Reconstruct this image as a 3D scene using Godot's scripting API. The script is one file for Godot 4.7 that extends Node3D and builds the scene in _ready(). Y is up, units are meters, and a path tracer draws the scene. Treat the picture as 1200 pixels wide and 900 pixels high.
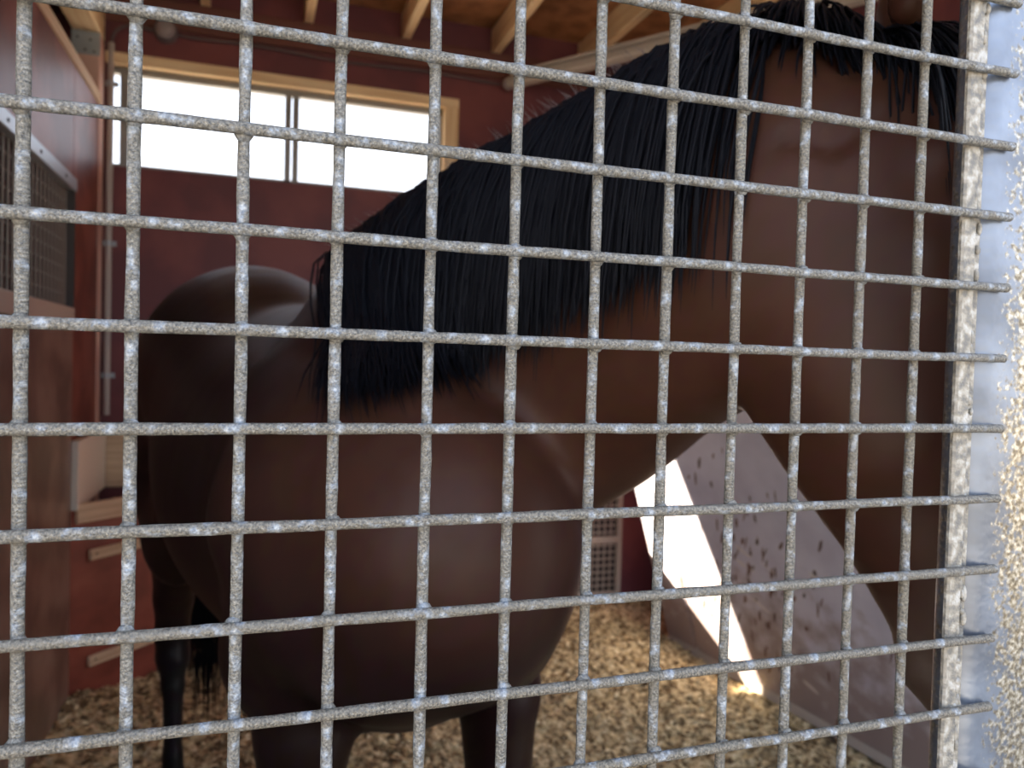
extends Node3D
# A bay horse in a stall, seen through the galvanised wire grille of the stall front.
# World: x to the right along the grille, y up, z towards the viewer; the grille stands in the plane z = 0.

var rng := RandomNumberGenerator.new()
var M := {}
var fnoise := FastNoiseLite.new()

# ------------------------------------------------------------------ helpers
func tag(o: Node, label: String, category: String, group := "", kind := "") -> void:
	if label: o.set_meta("label", label)
	if category: o.set_meta("category", category)
	if group: o.set_meta("group", group)
	if kind: o.set_meta("kind", kind)

func numbered(called: String, parent: Node) -> String:
	if not parent.has_node(NodePath(called)):
		return called
	var k := 1
	while parent.has_node(NodePath("%s_%03d" % [called, k])):
		k += 1
	return "%s_%03d" % [called, k]

func mb() -> SurfaceTool:
	var st := SurfaceTool.new()
	st.begin(Mesh.PRIMITIVE_TRIANGLES)
	return st

func put(st: SurfaceTool, called: String, mat: Material, parent: Node = self) -> MeshInstance3D:
	var o := MeshInstance3D.new()
	o.mesh = st.commit()
	o.name = numbered(called, parent)
	o.material_override = mat
	parent.add_child(o, true)
	return o

func node_at(called: String, at := Vector3.ZERO) -> Node3D:
	var o := Node3D.new()
	o.name = numbered(called, self)
	o.position = at
	add_child(o, true)
	return o

func tri(st: SurfaceTool, a: Vector3, b: Vector3, c: Vector3, n: Vector3, ua := Vector2.ZERO, ub := Vector2.ZERO, uc := Vector2.ZERO) -> void:
	if (c - a).cross(b - a).dot(n) < 0.0:
		var t := b; b = c; c = t
		var u := ub; ub = uc; uc = u
	st.set_normal(n); st.set_uv(ua); st.add_vertex(a)
	st.set_normal(n); st.set_uv(ub); st.add_vertex(b)
	st.set_normal(n); st.set_uv(uc); st.add_vertex(c)

# a box with chamfered edges; u runs along its longest side, in metres
func bx(st: SurfaceTool, xf: Transform3D, size: Vector3, bev := 0.004) -> void:
	var h := size * 0.5
	bev = minf(bev, minf(h.x, minf(h.y, h.z)) * 0.6)
	var la := 0
	if size.y > size.x and size.y >= size.z: la = 1
	elif size.z > size.x and size.z > size.y: la = 2
	var off := Vector2(rng.randf() * 3.0, rng.randf() * 3.0)
	for ax in 3:
		var b := (ax + 1) % 3
		var c := (ax + 2) % 3
		for s in [-1.0, 1.0]:
			var q: Array[Vector3] = []
			for k in [[-1, -1], [1, -1], [1, 1], [-1, 1]]:
				var v := Vector3.ZERO
				v[ax] = s * h[ax]; v[b] = k[0] * (h[b] - bev); v[c] = k[1] * (h[c] - bev)
				q.append(v)
			var n := Vector3.ZERO
			n[ax] = s
			facet(st, xf, q, n, la, off)
	for ax in 3:   # edges along ax
		var b := (ax + 1) % 3
		var c := (ax + 2) % 3
		for s in [-1.0, 1.0]:
			for r in [-1.0, 1.0]:
				var q: Array[Vector3] = []
				for k in [[-1, 0], [1, 0], [1, 1], [-1, 1]]:
					var v := Vector3.ZERO
					v[ax] = k[0] * (h[ax] - bev)
					v[b] = s * (h[b] - (bev if k[1] == 1 else 0.0))
					v[c] = r * (h[c] - (bev if k[1] == 0 else 0.0))
					q.append(v)
				var n := Vector3.ZERO
				n[b] = s; n[c] = r
				facet(st, xf, q, n.normalized(), la, off)
	for sx in [-1.0, 1.0]:
		for sy in [-1.0, 1.0]:
			for sz in [-1.0, 1.0]:
				var sg := Vector3(sx, sy, sz)
				var q: Array[Vector3] = []
				for k in 3:
					var v := Vector3.ZERO
					for j in 3: v[j] = sg[j] * (h[j] - (0.0 if j == k else bev))
					q.append(v)
				facet(st, xf, q, sg.normalized(), la, off)

func facet(st: SurfaceTool, xf: Transform3D, q: Array[Vector3], n: Vector3, la: int, off: Vector2) -> void:
	var uv: Array[Vector2] = []
	var ob := (la + 1) % 3
	var oc := (la + 2) % 3
	for v in q: uv.append(Vector2(v[la], v[ob] * 1.0 + v[oc] * 0.83) + off)
	var wn := (xf.basis * n).normalized()
	tri(st, xf * q[0], xf * q[1], xf * q[2], wn, uv[0], uv[1], uv[2])
	if q.size() == 4: tri(st, xf * q[0], xf * q[2], xf * q[3], wn, uv[0], uv[2], uv[3])

func box_to(st: SurfaceTool, lo: Vector3, hi: Vector3, bev := 0.004) -> void:
	bx(st, Transform3D(Basis.IDENTITY, (lo + hi) * 0.5), hi - lo, bev)

# a board from a to b (its long axis), with width along wdir and thickness across both
func board(st: SurfaceTool, a: Vector3, b: Vector3, wdir: Vector3, w: float, t: float, bev := 0.003) -> void:
	var z := (b - a).normalized()
	var y := (wdir - z * wdir.dot(z)).normalized()
	var x := y.cross(z)
	bx(st, Transform3D(Basis(x, y, z), (a + b) * 0.5), Vector3(t, w, (b - a).length()), bev)

# tube along a path; radii per point or one radius
func tube(st: SurfaceTool, path: PackedVector3Array, radii: PackedFloat32Array, seg := 10, caps := true, rough := 0.0, flat_end := false) -> void:
	var n := path.size()
	var up := Vector3.UP
	var rings: Array[PackedVector3Array] = []
	var norms: Array[PackedVector3Array] = []
	for i in n:
		var t := (path[mini(i + 1, n - 1)] - path[maxi(i - 1, 0)]).normalized()
		if absf(t.dot(up)) > 0.9: up = Vector3.RIGHT if absf(t.x) < 0.9 else Vector3.BACK
		var x := up.cross(t).normalized()
		var y := t.cross(x)
		up = y
		var r: float = radii[i] if radii.size() > 1 else radii[0]
		var ring := PackedVector3Array()
		var nn := PackedVector3Array()
		for k in seg:
			var a := TAU * k / seg
			var d := x * cos(a) + y * sin(a)
			var rr := r
			if rough > 0.0:
				var q := path[i] + d * r
				rr += r * rough * fnoise.get_noise_3d(q.x * 900.0, q.y * 900.0, q.z * 900.0)
			ring.append(path[i] + d * rr); nn.append(d)
		rings.append(ring); norms.append(nn)
	for i in n - 1:
		for k in seg:
			var j := (k + 1) % seg
			var a := rings[i][k]; var b := rings[i + 1][k]; var c := rings[i + 1][j]; var d := rings[i][j]
			var na := norms[i][k]; var nb := norms[i + 1][k]; var nc := norms[i + 1][j]; var nd := norms[i][j]
			for v in [[a, na], [b, nb], [c, nc], [a, na], [c, nc], [d, nd]]:
				st.set_normal(v[1]); st.set_uv(Vector2.ZERO); st.add_vertex(v[0])
	if caps:
		for e in [0, n - 1]:
			var nd := (path[0] - path[1]).normalized() if e == 0 else (path[n - 1] - path[n - 2]).normalized()
			for k in seg: tri(st, path[e], rings[e][k], rings[e][(k + 1) % seg], nd)

func line(a: Vector3, b: Vector3, n: int) -> PackedVector3Array:
	var p := PackedVector3Array()
	for i in n + 1: p.append(a.lerp(b, float(i) / n))
	return p

func smooth_path(pts: Array, n: int) -> PackedVector3Array:
	var c := Curve3D.new()
	for i in pts.size():
		var t: Vector3 = (pts[mini(i + 1, pts.size() - 1)] - pts[maxi(i - 1, 0)]) / 6.0
		c.add_point(pts[i], -t, t)
	var out := PackedVector3Array()
	for i in n + 1: out.append(c.sample_baked(c.get_baked_length() * i / n, true))
	return out

# lathe round the y axis of xf; profile of (radius, height)
func lathe(st: SurfaceTool, xf: Transform3D, prof: Array, seg := 20) -> void:
	for i in prof.size() - 1:
		var p: Vector2 = prof[i]
		var q: Vector2 = prof[i + 1]
		var nn := Vector2(q.y - p.y, p.x - q.x)
		if nn.length() < 1e-6: continue
		nn = nn.normalized()
		for k in seg:
			var a := TAU * k / seg
			var b := TAU * (k + 1) / seg
			var da := Vector3(cos(a), 0, sin(a))
			var db := Vector3(cos(b), 0, sin(b))
			var n := (xf.basis * ((da + db).normalized() * nn.x + Vector3.UP * nn.y)).normalized()
			var va := xf * (da * p.x + Vector3.UP * p.y); var vb := xf * (db * p.x + Vector3.UP * p.y)
			var vc := xf * (db * q.x + Vector3.UP * q.y); var vd := xf * (da * q.x + Vector3.UP * q.y)
			if p.x > 1e-5: tri(st, va, vb, vc, n)
			if q.x > 1e-5: tri(st, va, vc, vd, n)

func blob(st: SurfaceTool, c: Vector3, r: Vector3, rows := 5, cols := 8, jit := 0.0) -> void:
	var P: Array = []
	for i in rows + 1:
		var row: Array = []
		for k in cols:
			var th := PI * i / rows
			var ph := TAU * k / cols
			var d := Vector3(sin(th) * cos(ph), cos(th), sin(th) * sin(ph))
			var j := 1.0
			if jit > 0.0: j += jit * fnoise.get_noise_3d((c.x + d.x * r.x) * 1500.0, (c.y + d.y * r.y) * 1500.0, (c.z + d.z * r.z) * 1500.0)
			row.append([c + d * r * j, (d / r).normalized()])
		P.append(row)
	for i in rows:
		for k in cols:
			var j := (k + 1) % cols
			for v in [P[i][k], P[i + 1][k], P[i + 1][j], P[i][k], P[i + 1][j], P[i][j]]:
				st.set_normal(v[1]); st.set_uv(Vector2.ZERO); st.add_vertex(v[0])

# ------------------------------------------------------------------ materials
func ntex(freq: float, colors: Array, offs: Array, seed_ := 1, size := 512, oct := 5, type := FastNoiseLite.TYPE_SIMPLEX_SMOOTH) -> NoiseTexture2D:
	var n := FastNoiseLite.new()
	n.noise_type = type
	n.seed = seed_; n.frequency = freq; n.fractal_octaves = oct
	var t := NoiseTexture2D.new()
	t.width = size; t.height = size; t.seamless = true; t.noise = n
	if colors.size():
		var g := Gradient.new()
		g.offsets = PackedFloat32Array(offs)
		g.colors = PackedColorArray(colors)
		t.color_ramp = g
	return t

func c8(r: int, g: int, b: int) -> Color:
	return Color(r / 255.0, g / 255.0, b / 255.0)

func mat(called: String, col: Color, rough: float, metal := 0.0) -> StandardMaterial3D:
	var m := StandardMaterial3D.new()
	m.resource_name = called
	m.albedo_color = col; m.roughness = rough; m.metallic = metal
	M[called] = m
	return m

func tripl(m: StandardMaterial3D, tex: Texture2D, tile: float, height: Texture2D = null, hs := 0.0) -> void:
	m.albedo_texture = tex
	m.uv1_triplanar = true; m.uv1_world_triplanar = true
	m.uv1_scale = Vector3.ONE / tile
	if height:
		m.heightmap_enabled = true; m.heightmap_texture = height; m.heightmap_scale = hs

# grain that runs along u, with knots and streaks
func grain(seed_: int, dark: Color, light: Color, amount := 1.0) -> ImageTexture:
	var n := FastNoiseLite.new()
	n.seed = seed_; n.frequency = 0.02; n.fractal_octaves = 4
	var w := 256
	var im := Image.create(w, w, false, Image.FORMAT_RGB8)
	for y in w:
		for x in w:
			# periodic in both directions through a torus
			var a := TAU * x / w
			var b := TAU * y / w
			var v := n.get_noise_3d(cos(a) * 9.0 + 40.0, sin(a) * 9.0 + cos(b) * 90.0, sin(b) * 90.0)
			var f := n.get_noise_3d(cos(a) * 22.0, sin(a) * 22.0 + cos(b) * 420.0, sin(b) * 420.0)
			var t := clampf(0.5 + (v * 0.8 + f * 0.55) * amount, 0.0, 1.0)
			im.set_pixel(x, y, dark.lerp(light, t))
	return ImageTexture.create_from_image(im)

# where rust has come up: in specks, thickest away from the welded edge of the post
func rust_mask() -> ImageTexture:
	var w := 640
	var im := Image.create(w, w, false, Image.FORMAT_L8)
	var n := FastNoiseLite.new()
	n.seed = 61; n.frequency = 1.0; n.fractal_octaves = 5; n.fractal_gain = 0.65
	for x in w:
		var wx := 0.5 * x / w
		var g := smoothstep(0.018, 0.048, wx) * 0.52
		for y in w:
			if g <= 0.0: continue
			var b := TAU * y / w
			var v := n.get_noise_3d(cos(b) * 9.0, sin(b) * 9.0, wx * 115.0) * 1.1 + g - 0.12
			var c := clampf(v * 2.6, 0.0, 1.0)
			im.set_pixel(x, y, Color(c, c, c))
	return ImageTexture.create_from_image(im)

func make_materials() -> void:
	var crust := ntex(0.045, [c8(80, 84, 92), c8(124, 127, 130), c8(156, 156, 153), c8(186, 187, 186), c8(226, 227, 226)], [0.16, 0.36, 0.54, 0.72, 0.9], 11, 1024, 7)
	(crust.noise as FastNoiseLite).fractal_gain = 0.68
	var bump := ntex(0.11, [], [], 12, 512, 4)
	var patch := ntex(0.012, [Color(0, 0, 0), Color(0, 0, 0), Color(0.55, 0.55, 0.55)], [0.0, 0.55, 0.76], 17, 512, 5)
	var m := mat("galvanised_wire", c8(190, 186, 177), 0.55, 0.1)
	tripl(m, crust, 0.11, bump, 0.09)
	m.vertex_color_use_as_albedo = true
	m.detail_enabled = true
	m.detail_blend_mode = BaseMaterial3D.BLEND_MODE_MIX
	m.detail_albedo = ntex(0.05, [c8(120, 134, 152), c8(186, 202, 220), c8(220, 226, 232)], [0.3, 0.55, 0.8], 18, 512, 6)
	m.detail_mask = patch
	m = mat("galvanised_bar", c8(222, 218, 210), 0.5, 0.1)
	tripl(m, ntex(0.02, [c8(128, 130, 132), c8(160, 158, 152), c8(186, 184, 178), c8(208, 212, 216)], [0.22, 0.45, 0.6, 0.8], 19, 512, 6), 0.13, bump, 0.05)
	m = mat("galvanised_tube", c8(184, 188, 196), 0.32, 0.6)
	tripl(m, ntex(0.01, [c8(150, 156, 164), c8(172, 180, 190), c8(188, 197, 208)], [0.3, 0.5, 0.72], 13, 512, 5), 0.5, bump, 0.03)
	m.detail_enabled = true
	m.detail_blend_mode = BaseMaterial3D.BLEND_MODE_MIX
	m.detail_albedo = ntex(0.09, [c8(104, 96, 82), c8(142, 133, 114), c8(174, 168, 152), c8(216, 212, 202)], [0.25, 0.45, 0.62, 0.85], 14, 1024, 5)
	m.detail_mask = rust_mask()
	m = mat("zinc_channel", c8(168, 180, 190), 0.38, 0.35)
	m = mat("paint_back", Color.WHITE, 0.55)
	tripl(m, ntex(0.006, [c8(100, 54, 62), c8(112, 60, 66), c8(122, 68, 70)], [0.3, 0.5, 0.75], 21, 512, 6), 1.4)
	m = mat("paint_left", Color.WHITE, 0.42)
	m.metallic_specular = 0.36
	tripl(m, ntex(0.006, [c8(104, 58, 50), c8(124, 72, 62), c8(138, 84, 73)], [0.3, 0.5, 0.75], 22, 512, 6), 1.1, ntex(0.012, [], [], 23, 256, 3), 0.12)
	m = mat("post_paint", Color.WHITE, 0.5)
	tripl(m, ntex(0.006, [c8(204, 164, 152), c8(216, 178, 166), c8(226, 190, 178)], [0.3, 0.5, 0.75], 28, 256, 5), 0.8)
	m = mat("kick_plate", Color.WHITE, 0.33)
	tripl(m, ntex(0.006, [c8(100, 82, 74), c8(120, 100, 90), c8(136, 116, 106)], [0.3, 0.5, 0.75], 24, 512, 6), 0.9, ntex(0.01, [], [], 25, 256, 3), 0.1)
	m = mat("feeder_red", Color.WHITE, 0.5)
	tripl(m, ntex(0.008, [c8(120, 58, 46), c8(138, 70, 56), c8(150, 82, 66)], [0.3, 0.55, 0.8], 26, 512, 6), 0.8)
	m = mat("pine", Color.WHITE, 0.6)
	m.albedo_texture = grain(31, c8(226, 192, 144), c8(250, 230, 192))
	m.uv1_scale = Vector3(1.4, 3.0, 1)
	m = mat("pine_old", Color.WHITE, 0.7)
	m.albedo_texture = grain(32, c8(150, 120, 86), c8(190, 160, 122))
	m.uv1_scale = Vector3(1.4, 3.0, 1)
	m = mat("batten", Color.WHITE, 0.7)
	m.albedo_texture = grain(33, c8(196, 168, 138), c8(226, 204, 174))
	m.uv1_scale = Vector3(1.4, 3.0, 1)
	m = mat("sheathing", Color.WHITE, 0.75)
	tripl(m, ntex(0.01, [c8(142, 98, 66), c8(164, 116, 78), c8(178, 130, 90)], [0.28, 0.5, 0.75], 34, 512, 6), 0.9)
	m = mat("dark_board", c8(108, 68, 60), 0.7)
	m = mat("liner_white", c8(232, 226, 214), 0.55)
	m = mat("pvc", c8(172, 166, 162), 0.4)
	m = mat("cable", c8(92, 76, 78), 0.5)
	m = mat("aluminium", c8(150, 152, 152), 0.4, 0.5)
	m = mat("lamp_glass", c8(150, 142, 144), 0.3)
	m = mat("lamp_base", c8(110, 100, 104), 0.5)
	m = mat("dark_steel", c8(70, 66, 66), 0.45, 0.4)
	m = mat("grille_wire", c8(132, 124, 118), 0.5, 0.2)
	m = mat("grille_pale", c8(176, 168, 156), 0.55)
	m = mat("rail_grey", c8(180, 172, 164), 0.5)
	m = mat("concrete", Color.WHITE, 0.9)
	tripl(m, ntex(0.01, [c8(140, 132, 120), c8(165, 158, 145), c8(180, 172, 160)], [0.3, 0.5, 0.75], 41, 512, 6), 1.8)
	m = mat("roof_out", c8(120, 116, 112), 0.6)
	m = mat("screw", c8(60, 52, 48), 0.5, 0.5)
	m = mat("glass", Color(0.96, 0.98, 1.0, 0.06), 0.03)
	m.transparency = BaseMaterial3D.TRANSPARENCY_ALPHA
	m = mat("coat", Color.WHITE, 0.45)
	m.vertex_color_use_as_albedo = true
	m.metallic_specular = 0.32
	m = mat("hair_black", c8(18, 20, 27), 0.5)
	m.metallic_specular = 0.28
	m = mat("hair_edge", c8(112, 106, 108), 0.45)
	m.backlight_enabled = true; m.backlight = Color(0.8, 0.78, 0.8)
	m = mat("hoof", c8(40, 34, 30), 0.5)
	m = mat("eye", c8(14, 9, 7), 0.05)
	m = mat("bedding", Color.WHITE, 0.95)
	tripl(m, ntex(0.014, [c8(84, 70, 50), c8(150, 130, 94), c8(202, 182, 140), c8(230, 216, 180)], [0.25, 0.40, 0.56, 0.80], 51, 1024, 6), 0.7, ntex(0.04, [], [], 52, 512, 5), 1.6)
	m = mat("flakes", Color.WHITE, 0.9)
	m.vertex_color_use_as_albedo = true

# ------------------------------------------------------------------ the scene
func _ready() -> void:
	rng.seed = 20240611
	fnoise.seed = 5; fnoise.frequency = 0.4; fnoise.fractal_octaves = 3
	# camera
	var cam := Camera3D.new()
	cam.name = "camera"
	add_child(cam)
	cam.position = Vector3(0, 1.40, 0.42)
	cam.basis = Basis(Vector3.UP, -0.322635) * Basis(Vector3.RIGHT, -0.0254533) * Basis(Vector3.BACK, 0.0271330)
	var ca := CameraAttributesPhysical.new()
	ca.frustum_focal_length = 24.0
	ca.frustum_near = 0.02; ca.frustum_far = 200.0
	ca.frustum_focus_distance = 0.44
	ca.exposure_aperture = 9.0
	cam.attributes = ca
	cam.fov = 53.1301
	cam.near = 0.02; cam.far = 200.0
	cam.current = true
	# sky and sun
	var we := WorldEnvironment.new()
	we.name = "world"
	var env := Environment.new()
	env.background_mode = Environment.BG_SKY
	var sky := Sky.new()
	var sm := ProceduralSkyMaterial.new()
	sm.sky_top_color = Color(0.74, 0.82, 0.95)
	sm.sky_horizon_color = Color(0.98, 0.97, 0.96)
	sm.ground_horizon_color = Color(0.80, 0.78, 0.74)
	sm.ground_bottom_color = Color(0.5, 0.47, 0.43)
	sm.sky_curve = 0.25
	sm.sky_energy_multiplier = 1.0
	sm.sun_angle_max = 12.0
	sky.sky_material = sm
	env.sky = sky
	env.tonemap_mode = Environment.TONE_MAPPER_LINEAR
	env.tonemap_exposure = 3.2
	env.sdfgi_enabled = true; env.ssao_enabled = true; env.ssil_enabled = true
	we.environment = env
	add_child(we)
	var sun := DirectionalLight3D.new()
	sun.name = "sun"
	sun.light_color = Color(1.0, 0.93, 0.82)
	sun.light_energy = 5.0
	sun.light_angular_distance = 0.6
	sun.shadow_enabled = true
	add_child(sun)
	sun.look_at_from_position(Vector3.ZERO, Vector3(1.2, -0.8, 1.0))

	make_materials()
	build_shell()
	build_ceiling()
	build_window()
	build_partition()
	build_manger()
	build_lean_panel()
	build_back_details()
	build_bedding()
	build_horse()
	build_grille()

const BZ := -3.5     # inner face of the back wall
const LX := -0.67    # stall side of the left partition
const CY := 3.02     # underside of the rafters

func build_shell() -> void:
	var st := mb()
	box_to(st, Vector3(-30, -0.30, -40), Vector3(30, -0.16, 30), 0.0)
	tag(put(st, "ground", M.concrete), "", "", "", "structure")
	st = mb()
	box_to(st, Vector3(-3.45, -0.18, -3.55), Vector3(2.3, -0.03, 2.2), 0.01)
	tag(put(st, "floor", M.concrete), "", "", "", "structure")
	# back wall with a window and the upper half of a stable door open
	st = mb()
	var z0 := BZ - 0.10
	box_to(st, Vector3(-3.4, -0.12, z0), Vector3(-0.655, CY + 0.14, BZ), 0.0)
	box_to(st, Vector3(-0.655, -0.12, z0), Vector3(0.61, 2.255, BZ), 0.0)
	box_to(st, Vector3(-0.655, 2.735, z0), Vector3(0.93, CY + 0.14, BZ), 0.0)
	box_to(st, Vector3(0.93, 1.89, z0), Vector3(1.60, CY + 0.14, BZ), 0.0)
	box_to(st, Vector3(0.61, 1.89, z0), Vector3(0.93, 2.255, BZ), 0.0)
	box_to(st, Vector3(1.60, -0.12, z0), Vector3(2.35, CY + 0.14, BZ), 0.0)
	tag(put(st, "wall_back", M.paint_back), "", "", "", "structure")
	st = mb()
	box_to(st, Vector3(2.25, -0.12, BZ), Vector3(2.35, CY + 0.14, 0.02), 0.0)
	tag(put(st, "wall_right", M.paint_back), "", "", "", "structure")
	st = mb()
	box_to(st, Vector3(-3.5, -0.12, BZ), Vector3(-3.4, CY + 0.14, 0.02), 0.0)
	tag(put(st, "wall_far_left", M.paint_back), "", "", "", "structure")
	# stall fronts: solid boards below, open above
	st = mb()
	box_to(st, Vector3(-3.4, -0.12, -0.04), Vector3(-0.76, 2.55, 0.01), 0.004)
	box_to(st, Vector3(2.15, -0.12, -0.05), Vector3(2.25, 2.55, 0.02), 0.004)
	box_to(st, Vector3(-3.4, 2.55, -0.06), Vector3(2.25, CY + 0.14, 0.02), 0.004)
	box_to(st, Vector3(-0.76, -0.12, -0.06), Vector3(-0.66, 2.55, 0.03), 0.006)
	tag(put(st, "wall_front", M.paint_back), "", "", "", "structure")
	# stable door: lower leaf shut, upper leaf swung open outside
	var door := node_at("door_1", Vector3(1.15, 0, BZ))
	tag(door, "", "", "", "structure")
	st = mb()
	for k in 6:
		st = mb()
		box_to(st, Vector3(-0.535 + k * 0.164, 0.0, -0.07), Vector3(-0.535 + k * 0.164 + 0.161, 0.81, -0.03), 0.004)
		put(st, "lower_leaf_board", M.feeder_red, door)
	for k in 6:
		st = mb()
		box_to(st, Vector3(0.47, 0.85, -0.12 - 0.161 - k * 0.164), Vector3(0.51, 1.88, -0.12 - k * 0.164), 0.004)
		put(st, "upper_leaf_board", M.feeder_red, door)
	st = mb()
	box_to(st, Vector3(-0.54, 0.81, -0.10), Vector3(0.45, 0.84, 0.01), 0.004)
	put(st, "leaf_cap", M.pine_old, door)

func build_ceiling() -> void:
	var ceil_ := node_at("ceiling")
	tag(ceil_, "", "", "", "structure")
	var st := mb()
	box_to(st, Vector3(-3.5, CY + 0.14, -4.87), Vector3(2.5, CY + 0.17, 0.5), 0.0)
	put(st, "roof_sheathing", M.sheathing, ceil_)
	st = mb()
	box_to(st, Vector3(-3.5, CY + 0.18, -4.89), Vector3(2.5, CY + 0.21, 0.52), 0.0)
	put(st, "roof_cover", M.roof_out, ceil_)
	# rafters run from the back wall to the front
	var xs := [-2.66, -2.16, -1.66, -1.18, -0.25, 0.215, 0.69, 1.165, 1.66, 2.12]
	for x in xs:
		st = mb()
		box_to(st, Vector3(x - 0.021, CY, -3.9), Vector3(x + 0.021, CY + 0.139, 0.45), 0.003)
		put(st, "rafter", M.pine, ceil_)
	# wall plate under the rafters and the fascia board
	st = mb()
	box_to(st, Vector3(-3.4, CY - 0.045, BZ), Vector3(2.25, CY - 0.002, BZ + 0.05), 0.004)
	put(st, "wall_plate", M.dark_board, ceil_)
	st = mb()
	box_to(st, Vector3(-3.4, CY - 0.12, BZ), Vector3(2.25, CY - 0.048, BZ + 0.02), 0.003)
	put(st, "ledger_board", M.dark_board, ceil_)

func build_window() -> void:
	var w := node_at("window_1", Vector3(0, 0, BZ))
	tag(w, "", "", "", "structure")
	var x0 := -0.655; var x1 := 0.93; var y0 := 2.255; var y1 := 2.735
	var st := mb()
	box_to(st, Vector3(x0 - 0.01, y1 - 0.022, -0.06), Vector3(x1 + 0.045, y1 + 0.028, 0.022), 0.003)
	put(st, "head_trim", M.pine, w)
	st = mb()
	box_to(st, Vector3(x1 - 0.03, y0 - 0.01, -0.06), Vector3(x1 + 0.045, y1 - 0.022, 0.022), 0.003)
	put(st, "jamb_trim", M.pine, w)
	st = mb()
	box_to(st, Vector3(x0, y1 - 0.05, -0.075), Vector3(x1 - 0.03, y1 - 0.022, -0.03), 0.002)
	box_to(st, Vector3(x0, y0, -0.075), Vector3(x1 - 0.03, y0 + 0.018, -0.03), 0.002)
	box_to(st, Vector3(x1 - 0.045, y0, -0.075), Vector3(x1 - 0.03, y1 - 0.03, -0.03), 0.002)
	box_to(st, Vector3(x0 + 0.045, y0, -0.06), Vector3(x0 + 0.08, y1 - 0.03, -0.02), 0.002)
	put(st, "sash_frame", M.aluminium, w)
	st = mb()
	box_to(st, Vector3(0.115, y0, -0.058), Vector3(0.145, y1 - 0.05, -0.03), 0.002)
	box_to(st, Vector3(0.152, y0, -0.075), Vector3(0.182, y1 - 0.05, -0.05), 0.002)
	put(st, "mullion", M.aluminium, w)
	for p in [[x0 + 0.002, 0.13, -0.046], [0.165, x1 - 0.035, -0.064]]:
		st = mb()
		box_to(st, Vector3(p[0], y0 + 0.01, p[2] - 0.002), Vector3(p[1], y1 - 0.04, p[2] + 0.002), 0.0)
		put(st, "pane", M.glass, w)

func mesh_wires(parent: Node, org: Vector3, du: Vector3, dv: Vector3, nu: int, nv: int, pitch: float, r: float, m: Material, called: String) -> void:
	var n := du.cross(dv).normalized()
	for i in nu + 1:
		var st := mb()
		var a := org + du * (pitch * i)
		tube(st, line(a, a + dv * (pitch * nv), 1), PackedFloat32Array([r]), 6)
		put(st, called, m, parent)
	for j in nv + 1:
		var st := mb()
		var a := org + dv * (pitch * j) + n * r * 1.8
		tube(st, line(a, a + du * (pitch * nu), 1), PackedFloat32Array([r]), 6)
		put(st, called, m, parent)

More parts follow.
